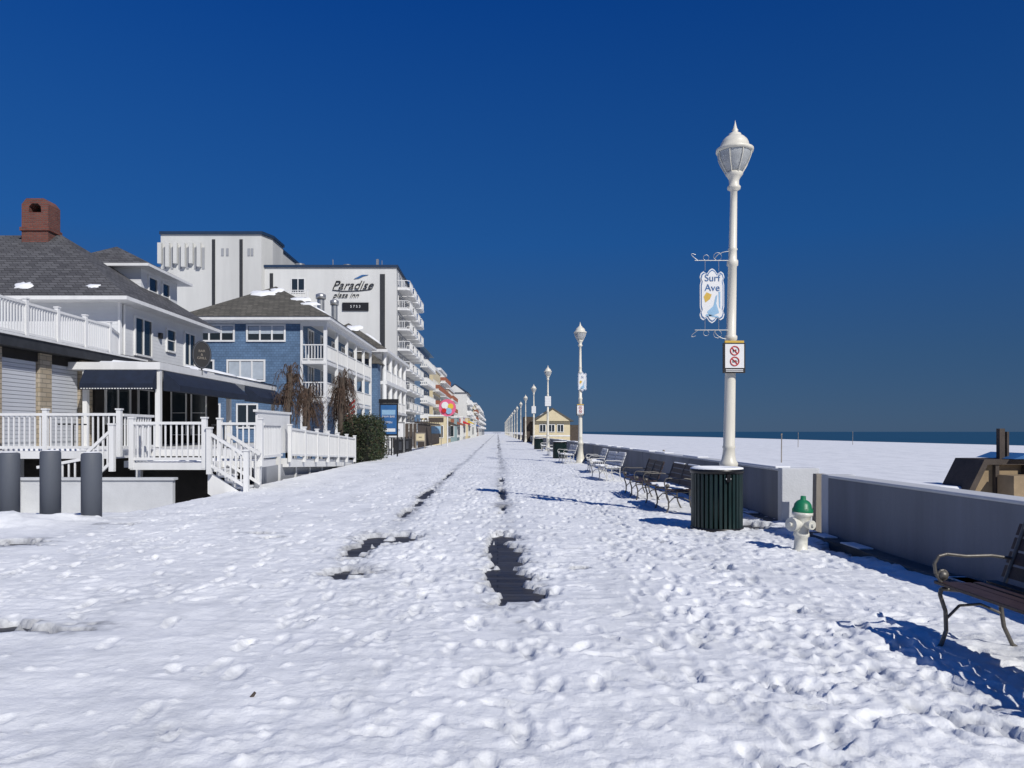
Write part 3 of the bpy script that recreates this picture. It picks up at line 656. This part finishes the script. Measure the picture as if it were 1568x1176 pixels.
window(o,'F',68,-14,-12.6,6.6,8,2,1,.1)
o.p('side_wing','bluewall').box(-15,-10.6,66.4,67.9,0,7.6)
o.p('wing_roof','roofbrown').hip(-15.3,-10.2,66.0,68.2,7.6,8.6,1,'x')
sn=o.p('roof_snow','drysnow'); blob(sn,-13.6,70.7,11.35,1.0,.6,(0,-3,4.6),.1); blob(sn,-12.2,73,10.7,.9,1.8,(3,0,4.3),.12)
o.done()
# ------------------------------------------------------------ Plaza inn
o=Obj('plaza_hotel'); Y0=92
W=o.p('main_walls','stucco'); W.box(-28.7,-12.4,Y0,112,-.5,21.7)
W=o.p('tower_walls','towerstucco')
W.box(-41,-28.75,Y0-.6,108,-.5,25.6)
W.extr([(-28.75,Y0-.6,-.5),(-28.0,Y0+1.5,-.5),(-28.0,Y0+6,-.5),(-28.75,Y0+6,-.5)],(0,0,26.1))
W.box(-42.0,-41,Y0,100,-.5,21.8)
k=o.p('cornice','navytrim'); k.box(-28.7,-12.2,Y0-.2,112.2,21.7,22.0); k.box(-41.1,-28.6,Y0-.8,108.2,25.6,25.95)
k.extr([(-28.6,Y0-.8,25.6),(-27.8,Y0+1.4,25.6),(-27.8,Y0+6,25.6),(-28.6,Y0+6,25.6)],(0,0,.35))
k2=o.p('dark_wall_bands','dark')
for x in(-34.75,-31.4): k2.box(x,x+.38,Y0-.66,Y0-.55,16.5,25.0)
k2.box(-27.9,-27.5,Y0-.06,Y0+.05,10,21.0)
k2.box(-14.4,-13.8,Y0-.06,Y0+.05,5,20.9)
sg=o.p('recess_panels','greywall')
for x in(-36.3,-33.6,-33.0,-30.4,-30.0): sg.box(x,x+.28,Y0-.68,Y0-.55,23.0,23.9)
wt=o.p('tower_fins','towerstucco')
for i in range(6): 
    wt.box(-41.2+i*.95,-40.75+i*.95,Y0-1.1,Y0-.605,22.0-(i%2)*.4,24.5)
    sg.box(-40.7+i*.95,-40.4+i*.95,Y0-.68,Y0-.601,21.4,24.0)
rf=o.p('roof_units','metal'); rf.box(-38,-36.5,95,97,25.9,26.8); rf.box(-24,-22,97,99,22,22.9); rf.cyl((-25,95,22),(-25,95,22.8),.6); rf.cyl((-19,95,22),(-19,95,22.7),.5); rf.box(-15.2,-14.9,94,94.3,22,23.2)
rf.cyl((-20.5,93.5,22),(-20.5,93.5,23.0),.06,n=6); rf.cyl((-14.4,93.5,22),(-14.4,93.5,22.9),.05,n=6)
window(o,'F',Y0,-25.2,-23.7,18.7,20.3,2,1,.12); o.p('small_balcony','white').box(-26.1,-22.9,Y0-1,Y0,17.6,17.85); railing(o.p('small_balcony','white'),(-26,Y0-.9,17.85),(-23,Y0-.9,17.85),.9,.3,pw=.06)
o.text('main_lettering','Paradise',1.5,(-17.8,Y0-.1,19.5),FR,'black',.45,.06,'CENTER',-.015)
o.text('sub_lettering','plaza inn',.9,(-18.6,Y0-.1,18.3),FR,'black',.45,.05,'CENTER',-.01)
sb=o.p('wave_logo','bluepaint'); sb.extr([(-17.6,Y0-.1,20.3),(-16.6,Y0-.1,20.8),(-15.8,Y0-.1,20.8),(-16.4,Y0-.1,20.65),(-17,Y0-.1,20.35)],(0,.06,0))
sb2=o.p('script_swash','black'); sb2.tube([(-20.2,Y0-.08,18.95),(-19,Y0-.08,18.8),(-17,Y0-.08,18.85),(-15.6,Y0-.08,19.0)],.05,6)
o.p('sign_box','black').box(-19.0,-15.8,Y0-.15,Y0,16.4,17.4); o.text('box_lettering','5 7 5 3',.45,(-17.4,Y0-.18,16.9),FR,'white',0,.01)
o.p('side_recess','greywall').box(-12.39,-12.35,92.6,111.8,.5,21.4)
sl=o.p('balcony_slabs','white'); rr=o.p('balcony_railings','white')
for i in range(8):
    z=1.6+i*2.5
    for y0 in(92.6,97.3,102,106.7):
        y1=y0+4.4
        sl.extr([(-12.35,y0,z),(-11.2,y0,z),(-10.85,y0+.5,z),(-10.85,y1-.5,z),(-11.2,y1,z),(-12.35,y1,z)],(0,0,.22))
        railing(rr,(-10.9,y0+.5,z+.2),(-10.9,y1-.5,z+.2),.95,.28,posts=False,pw=.06); railing(rr,(-12.35,y0+.06,z+.2),(-11.2,y0+.06,z+.2),.95,.28,posts=False,pw=.06)
        rr.beam((-11.2,y0+.06,z+1.15),(-10.9,y0+.5,z+1.15),.09,.07)
        window(o,'S',-12.35,y0+.7,y0+3.4,z+.25,z+2.1,2,1,.08,'dark')
o.done()
# ------------------------------------------------------------ distant hotels
def hotel(name,x0,x1,y0,y1,z1,wall,trim,rail,roof='flat',roofm='roofgrey',fl=2.8,bal=True):
    o=Obj(name); o.p('walls',wall).box(x0,x1,y0,y1,-.5,z1)
    t=o.p('trim',trim)
    if roof=='flat': t.box(x0-.2,x1+.2,y0-.2,y1+.2,z1,z1+.5)
    elif roof=='gable':
        o.p('roof',roofm).extr([(x0-.5,y0-.4,z1),(x1+.5,y0-.4,z1),((x0+x1)/2,y0-.4,z1+(x1-x0)*.38)],(0,y1-y0+.8,0))
        o.p('gable',wall).extr([(x0+.5,y0-.45,z1+.05),(x1-.5,y0-.45,z1+.05),((x0+x1)/2,y0-.45,z1+(x1-x0)*.32)],(0,.04,0))
    else: o.p('roof',roofm).hip(x0-.6,x1+.8,y0-.6,y1+.6,z1,z1+2.4,(x1-x0)*.42,'y'); 
    z=.6+fl
    while z<z1-1.5:
        if bal:
            t.box(x1,x1+1.2,y0+.3,y1-.3,z-.2,z); railing(o.p('balcony_railings',rail),(x1+1.1,y0+.3,z),(x1+1.1,y1-.3,z),1,.5,posts=False,pw=.1); o.p('balcony_railings',rail).box(x1,x1+1.1,y0+.3,y0+.36,z+.3,z+1)
        yy=y0+1
        while yy<y1-2: window(o,'S',x1,yy,yy+1.6,z+.1,z+2,2,1,.1); yy+=3.4
        xx=x0+1.5
        while xx<x1-2: window(o,'F',y0,xx,xx+1.3,z+.6,z+1.9,2,1,.1); xx+=3.2
        z+=fl
    o.done()
hotel('blue_roof_hotel',-22,-12.0,116,132,14.6,'bluewall','white','white','hip','blueroof')
hotel('tan_hotel',-22,-11.6,134,152,13.0,'cream','white','orange')
hotel('white_hotel',-22,-11.8,154,172,14.2,'stucco','white','orange')
hotel('terracotta_hotel',-22,-11.4,174,195,11.5,'terra','white','orange')
hotel('dark_gable_hotel',-14.5,-8.2,200,222,12.0,'stucco','white','white','gable','navytrim')
hotel('grey_hotel',-22,-9.6,226,252,11,'greywall','white','white')
hotel('teal_inn',-20,-9.2,256,280,9.5,'tealwall','white','white','hip','roofbrown')
hotel('yellow_hotel',-20,-9.0,286,315,12,'cream','white','orange')
hotel('brick_hotel',-20,-9.2,322,360,13.5,'terra','white','white')
hotel('white_motel',-22,-9.2,370,430,14,'stucco','white','white')
hotel('grey_motel',-22,-9.2,440,520,12,'greywall','white','white')
def shop(name,x0,x1,y0,y1,z1,wall,aw):
    o=Obj(name); o.p('walls',wall).box(x0,x1,y0,y1,-.5,z1); o.p('parapet','white').box(x0-.1,x1+.1,y0-.1,y1+.1,z1,z1+.25)
    o.p('awning',aw).extr([(x1,y0,z1-.7),(x1+1.2,y0,z1-1.3),(x1+1.2,y0,z1-1.5),(x1,y0,z1-1.2)],(0,y1-y0,0))
    o.p('shop_sign',aw).box(x0+.5,x1-.5,y0-.06,y0,z1-.9,z1-.2)
    window(o,'S',x1,y0+1,y1-1,.6,z1-1.6,4,1,.1); window(o,'F',y0,x0+.6,x1-.6,.7,z1-1.5,3,1,.1,)
    o.done()
shop('souvenir_shop',-11.8,-8.0,118,128,4.0,'cream','wooddark'); shop('candy_shop',-11.4,-7.6,140,150,4.2,'tealwall','orange')
shop('pizza_shop',-11.2,-7.4,160,172,4.6,'stucco','red'); shop('arcade_shop',-11,-7.2,182,196,5,'cream','yellow'); shop('snack_shop',-8.6,-6.8,236,250,4.6,'stucco','bluepaint')
# ------------------------------------------------------------ fences, signs
o=Obj('wooden_screen_fence'); wd=o.p('planks','wooddark')
for i in range(60): wd.box(-7.9,-7.84,74+i*.45,74.36+i*.45,0,2.4+.5*(i%7==0))
for x in np.arange(-11.5,-7.9,.4): wd.box(x,x+.33,73.9,73.96,0,2.4)
wd.box(-8.2,-7.7,74,101,2.45,2.6); o.done()
o=Obj('patio_fence'); f=o.p('rails','black')
for (a,c_) in (((-6.9,50,0),(-6.9,60,0)),((-9,49.9,0),(-7.05,49.9,0))): railing(f,a,c_,1.05,.16,psp=2,pw=.03,post=.08,rail=.05)
f.box(-6.96,-6.84,52,53.5,.3,.9); f.box(-6.96,-6.84,56,57.6,.3,.9); o.done()
def board(name,loc,w_,z0,z1,frame,face,txt=None,tm='white',rz=0,ts=.16,extra=None):
    o=Obj(name); o.p('frame',frame).box(-w_/2,w_/2,0,.12,z0,z1); o.p('face',face).box(-w_/2+.08,w_/2-.08,-.012,-.002,z0+.1,z1-.1)
    o.p('posts',frame).box(-w_/2,-w_/2+.08,.02,.1,0,z0); o.p('posts',frame).box(w_/2-.08,w_/2,.02,.1,0,z0)
    if extra: extra(o)
    if txt: o.text('lettering',txt,(z1-z0)*ts,(0,-.03,(z0+z1)/2),FR,tm,0,.004)
    o.done(placements=[(loc,(0,0,rz),1)]); return o
def menu_extra(o):
    o.p('header','black').box(-.6,.6,-.03,.14,3.36,3.62)
    o.p('strip','lightblue').box(-.42,.42,-.018,-.013,2.65,2.95); o.p('strip2','white').box(-.42,.42,-.018,-.013,1.6,1.8)
board('menu_board_sign',(-6.75,46.5,0),1.15,1.35,3.35,'black','bluepaint','RAW BAR\n\nOPEN','white',0,.09,menu_extra)
board('white_board_sign',(-7.3,54,0),1.2,1.1,2.3,'metal','white','FOOD','bluepaint')
board('small_price_sign',(-7.0,68,0),.9,.7,1.5,'wood','cream','SALE','black')
board('beach_bar_sign',(-6.8,83,0),1.2,1.3,2.3,'wood','lightblue','BAR','white')
o=Obj('ice_cream_sign')
o.p('pole','white').cyl((-5.35,80.1,0),(-5.35,80.1,3.4),.07)
def disc(b,x,y,z,r,t=.04,n=20): b.extr([(x+r*math.cos(a),y,z+r*math.sin(a)) for a in np.linspace(0,2*math.pi,n+1)[:-1]],(0,t,0))
disc(o.p('disc','pink'),-5.35,80,4.15,.92,.1)
disc(o.p('scoop_white','white'),-5.6,79.95,4.4,.38); disc(o.p('scoop_yellow','yellow'),-5.0,79.93,4.3,.3); disc(o.p('scoop_blue','lightblue'),-5.2,79.9,3.8,.33); disc(o.p('scoop_red','red'),-5.7,79.88,3.85,.25); o.done()
o=Obj('storefront_flag'); o.p('pole','white').cyl((-9.2,44,3.0),(-8.2,43.6,4.0),.03); fl=o.p('stripes','red'); fw=o.p('white_stripes','white'); 
for i in range(7): (fl if i%2==0 else fw).extr([(-8.9,43.8,2.95-i*.11),(-8.3,43.7,3.5-i*.16),(-8.3,43.7,3.35-i*.16),(-8.9,43.8,2.84-i*.11)],(0,.01,0))
o.p('canton','navytrim').extr([(-8.9,43.78,2.97),(-8.62,43.72,3.22),(-8.62,43.72,2.8),(-8.9,43.78,2.6)],(0,.01,0)); o.done()
# ------------------------------------------------------------ dead palms
def palm(x,y,ht,seed):
    random.seed(seed); o=Obj('dead_palm_tree'); t=o.p('trunk','trunk'); f=o.p('fronds','frond')
    pts=[(x+.05*math.sin(i),y,-.6+i*(ht+.4)/8) for i in range(9)]
    for i in range(8): t.cyl(pts[i],pts[i+1],.17-.006*i,.20-.006*i,10,False)
    top=Vector(pts[-1])
    for k in range(60):
        a=random.random()*6.28; L=random.uniform(.7,1.6); dz=random.uniform(.0,1.1); st=top-Vector((0,0,random.uniform(0,1.4)))
        prev=st; c,s=math.cos(a),math.sin(a); 
        for j in range(1,7):
            u=j/6; p=st+Vector((c*L*.6*u**.8,s*L*.6*u**.8,dz*math.sin(u*2.2)*.9-L*.95*u*u)); 
            wd_=.03*(1-u*.6); side=Vector((-s,c,0))*wd_
            f.add([prev-side,prev+side,p+side*.8,p-side*.8],[(0,1,2,3)])
            for m_ in range(5):
                q_=prev.lerp(p,random.random()); dd=Vector((random.uniform(-.24,.24),random.uniform(-.24,.24),random.uniform(-.4,.0)))
                f.add([q_,q_+Vector((.018,.018,0)),q_+dd],[(0,1,2)])
            prev=p
    o.done()
palm(-9.6,34.5,4.5,1); palm(-8.1,39,4.6,2); palm(-9.3,36.6,3.9,3); palm(-8.7,42,4.2,5)
random.seed(11)
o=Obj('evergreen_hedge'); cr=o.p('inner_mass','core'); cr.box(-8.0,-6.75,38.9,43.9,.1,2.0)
lf=o.p('leaves','leaf'); lf2=o.p('brown_leaves','leaf2')
hx,hy,hz,rx,ry,rz=-7.38,41.4,1.15,.95,2.9,1.25
for i in range(15000):
    u=[random.uniform(-1,1) for _ in range(3)]
    k=(sum(abs(a)**4 for a in u))**.25; 
    s_=random.uniform(.84,1.04)/k*(1+.10*math.sin(u[1]*9+u[2]*7)+.07*math.sin(u[0]*11+u[2]*5+2))
    p=Vector((hx+u[0]*rx*s_,hy+u[1]*ry*s_,hz+u[2]*rz*s_)); a=random.uniform(.035,.08)
    d1=Vector([random.uniform(-1,1) for _ in range(3)]).normalized()*a; d2=Vector([random.uniform(-1,1) for _ in range(3)]).normalized()*a
    (lf if random.random()<.75 else lf2).add([p,p+d1,p+d1+d2,p+d2],[(0,1,2,3)])
o.done()
# ------------------------------------------------------------ beach side structures
o=Obj('beach_pavilion'); x0,x1,y0,y1=5.4,10.6,110,118
o.p('walls','cream').box(x0,x1,y0,y1,-.5,3.2); o.p('roof','roofbrown').extr([(x0-.6,y0-.5,3.1),(x1+.6,y0-.5,3.1),((x0+x1)/2,y0-.5,5.1)],(0,9,0))
o.p('gable','cream').extr([(x0+.1,y0-.55,3.15),(x1-.1,y0-.55,3.15),((x0+x1)/2,y0-.55,4.8)],(0,.04,0))
for x in(6.2,7.5,8.8): window(o,'F',y0,x,x+.8,1.6,2.6,2,1,.08)
o.p('door_band','white').box(x0,x1,y0-.05,y0,.9,1.1)
o.p('side_wing','wooddark').box(3.9,5.3,111,117,0,3.8); o.p('side_wing','wooddark').box(10.7,12.0,111,117,-.5,2.6)
sn=o.p('roof_snow','drysnow'); blob(sn,6.5,111,3.98,.5,1,(-2,0,3.2),.2); o.done()
o=Obj('timber_beach_ramp'); dx_=.75
a=o.p('planks','tanwood'); a.extr([(8.0+dx_,14.2,.25),(8.4+dx_,14.2,1.0),(15,14.2,1.0),(15,14.2,-.3),(8.0+dx_,14.2,-.3)],(0,.08,0))
for i in range(9): o.p('joists','wooddark').box(8.6+dx_+i*.55,8.67+dx_+i*.55,14.1,14.19,-.3,.98)
o.p('rim','wooddark').extr([(7.95+dx_,14.08,.22),(8.38+dx_,14.08,1.08),(15,14.08,1.08),(15,14.08,.98),(8.44+dx_,14.08,.98),(8.07+dx_,14.08,.22)],(0,.9,0))
o.p('tarp','bluepaint').extr([(9.6,13.98,1.09),(9.9,13.98,1.2),(10.6,13.98,1.16),(15,13.98,1.2),(15,13.98,1.09)],(0,1.1,0)); o.p('box','tanwood').box(9.35,15,13.6,14.05,-.3,.80)
o.p('snow_ledge','drysnow').box(7.6,9.2,14.3,16,-.3,.55)
o.p('post','wooddark').box(9.56,9.66,14.3,14.4,.9,1.66); o.p('post','wooddark').box(9.70,9.74,14.3,14.36,.9,1.6); o.done(bevel={'snow_ledge':.1})
for (x,y,hh) in((6.4,29,.9),(17,45,1.5),(34,85,1.5),(52,110,1.6)):
    b=MB(); b.cyl((x,y,-.4),(x+.02,y,hh),.035,.03,8); b.cyl((x,y,hh-.12),(x+.02,y,hh-.02),.05,.05,8); single('beach_marker_post',b,'wood')
b=MB()
for i in range(26):
    y=200+i*2; b.box(4.0+.1,4.2,y,y+.3,0,1.2)
single('distant_fence',b,'white')
b=MB(); b.cyl((-1.43,4.35,.055),(-1.41,4.37,.085),.012,.008,7); single('cigarette_stub',b,'wooddark')  # small dark object lying on the snow
# ------------------------------------------------------------ light, world, camera
el=math.radians(39); d=Vector((-.55,.83,0)).normalized(); az=math.atan2(-d.x,-d.y)
sun_dir=Vector((-d.x*math.cos(el),-d.y*math.cos(el),math.sin(el)))
sl=bpy.data.lights.new('sun','SUN'); sl.energy=4.15; sl.angle=math.radians(.53); sl.color=(1,.97,.92)
so=bpy.data.objects.new('sun',sl); S.collection.objects.link(so); so.rotation_euler=sun_dir.to_track_quat('Z','Y').to_euler(); so.location=(20,-20,40)
w=bpy.data.worlds.new('World'); S.world=w; w.use_nodes=True; nt=w.node_tree; L=nt.links.new
bg=nt.nodes['Background']
sk=nt.nodes.new('ShaderNodeTexSky'); sk.sky_type='NISHITA'; sk.sun_disc=False; sk.sun_elevation=el; sk.sun_rotation=az; sk.air_density=.8; sk.dust_density=.2; sk.ozone_density=6
tc=N(nt,'ShaderNodeTexCoord'); sp=N(nt,'ShaderNodeSeparateXYZ'); L(tc.outputs['Generated'],sp.inputs[0])
rp=N(nt,'ShaderNodeValToRGB'); e=rp.color_ramp.elements
e[0].position=0; e[0].color=(.066,.160,.33,1); e[1].position=1; e[1].color=(.006,.095,.47,1)
a_=e.new(.09); a_.color=(.046,.156,.38,1); a_=e.new(.24); a_.color=(.014,.145,.52,1); a_=e.new(.5); a_.color=(.0,.082,.44,1)
L(sp.outputs[2],rp.inputs[0])
sc=N(nt,'ShaderNodeVectorMath',operation='SCALE'); L(rp.outputs[0],sc.inputs[0])
ax=N(nt,'ShaderNodeMath',operation='MULTIPLY_ADD'); L(sp.outputs[0],ax.inputs[0]); ax.inputs[1].default_value=-1.3; ax.inputs[2].default_value=5.4; L(ax.outputs[0],sc.inputs['Scale'])
mx=N(nt,'ShaderNodeMix'); mx.data_type='RGBA'; mx.inputs[0].default_value=.95
L(sk.outputs[0],mx.inputs[6]); L(sc.outputs[0],mx.inputs[7]); L(mx.outputs[2],bg.inputs[0]); bg.inputs[1].default_value=.1
cam=bpy.data.cameras.new('camera'); co_=bpy.data.objects.new('camera',cam); S.collection.objects.link(co_); S.camera=co_
co_.location=(0,0,H); co_.rotation_euler=(math.pi/2,0,0); cam.sensor_width=36; cam.lens=36*1150/1568; cam.shift_x=22/1568; cam.shift_y=73/1568; cam.clip_start=.05; cam.clip_end=40000
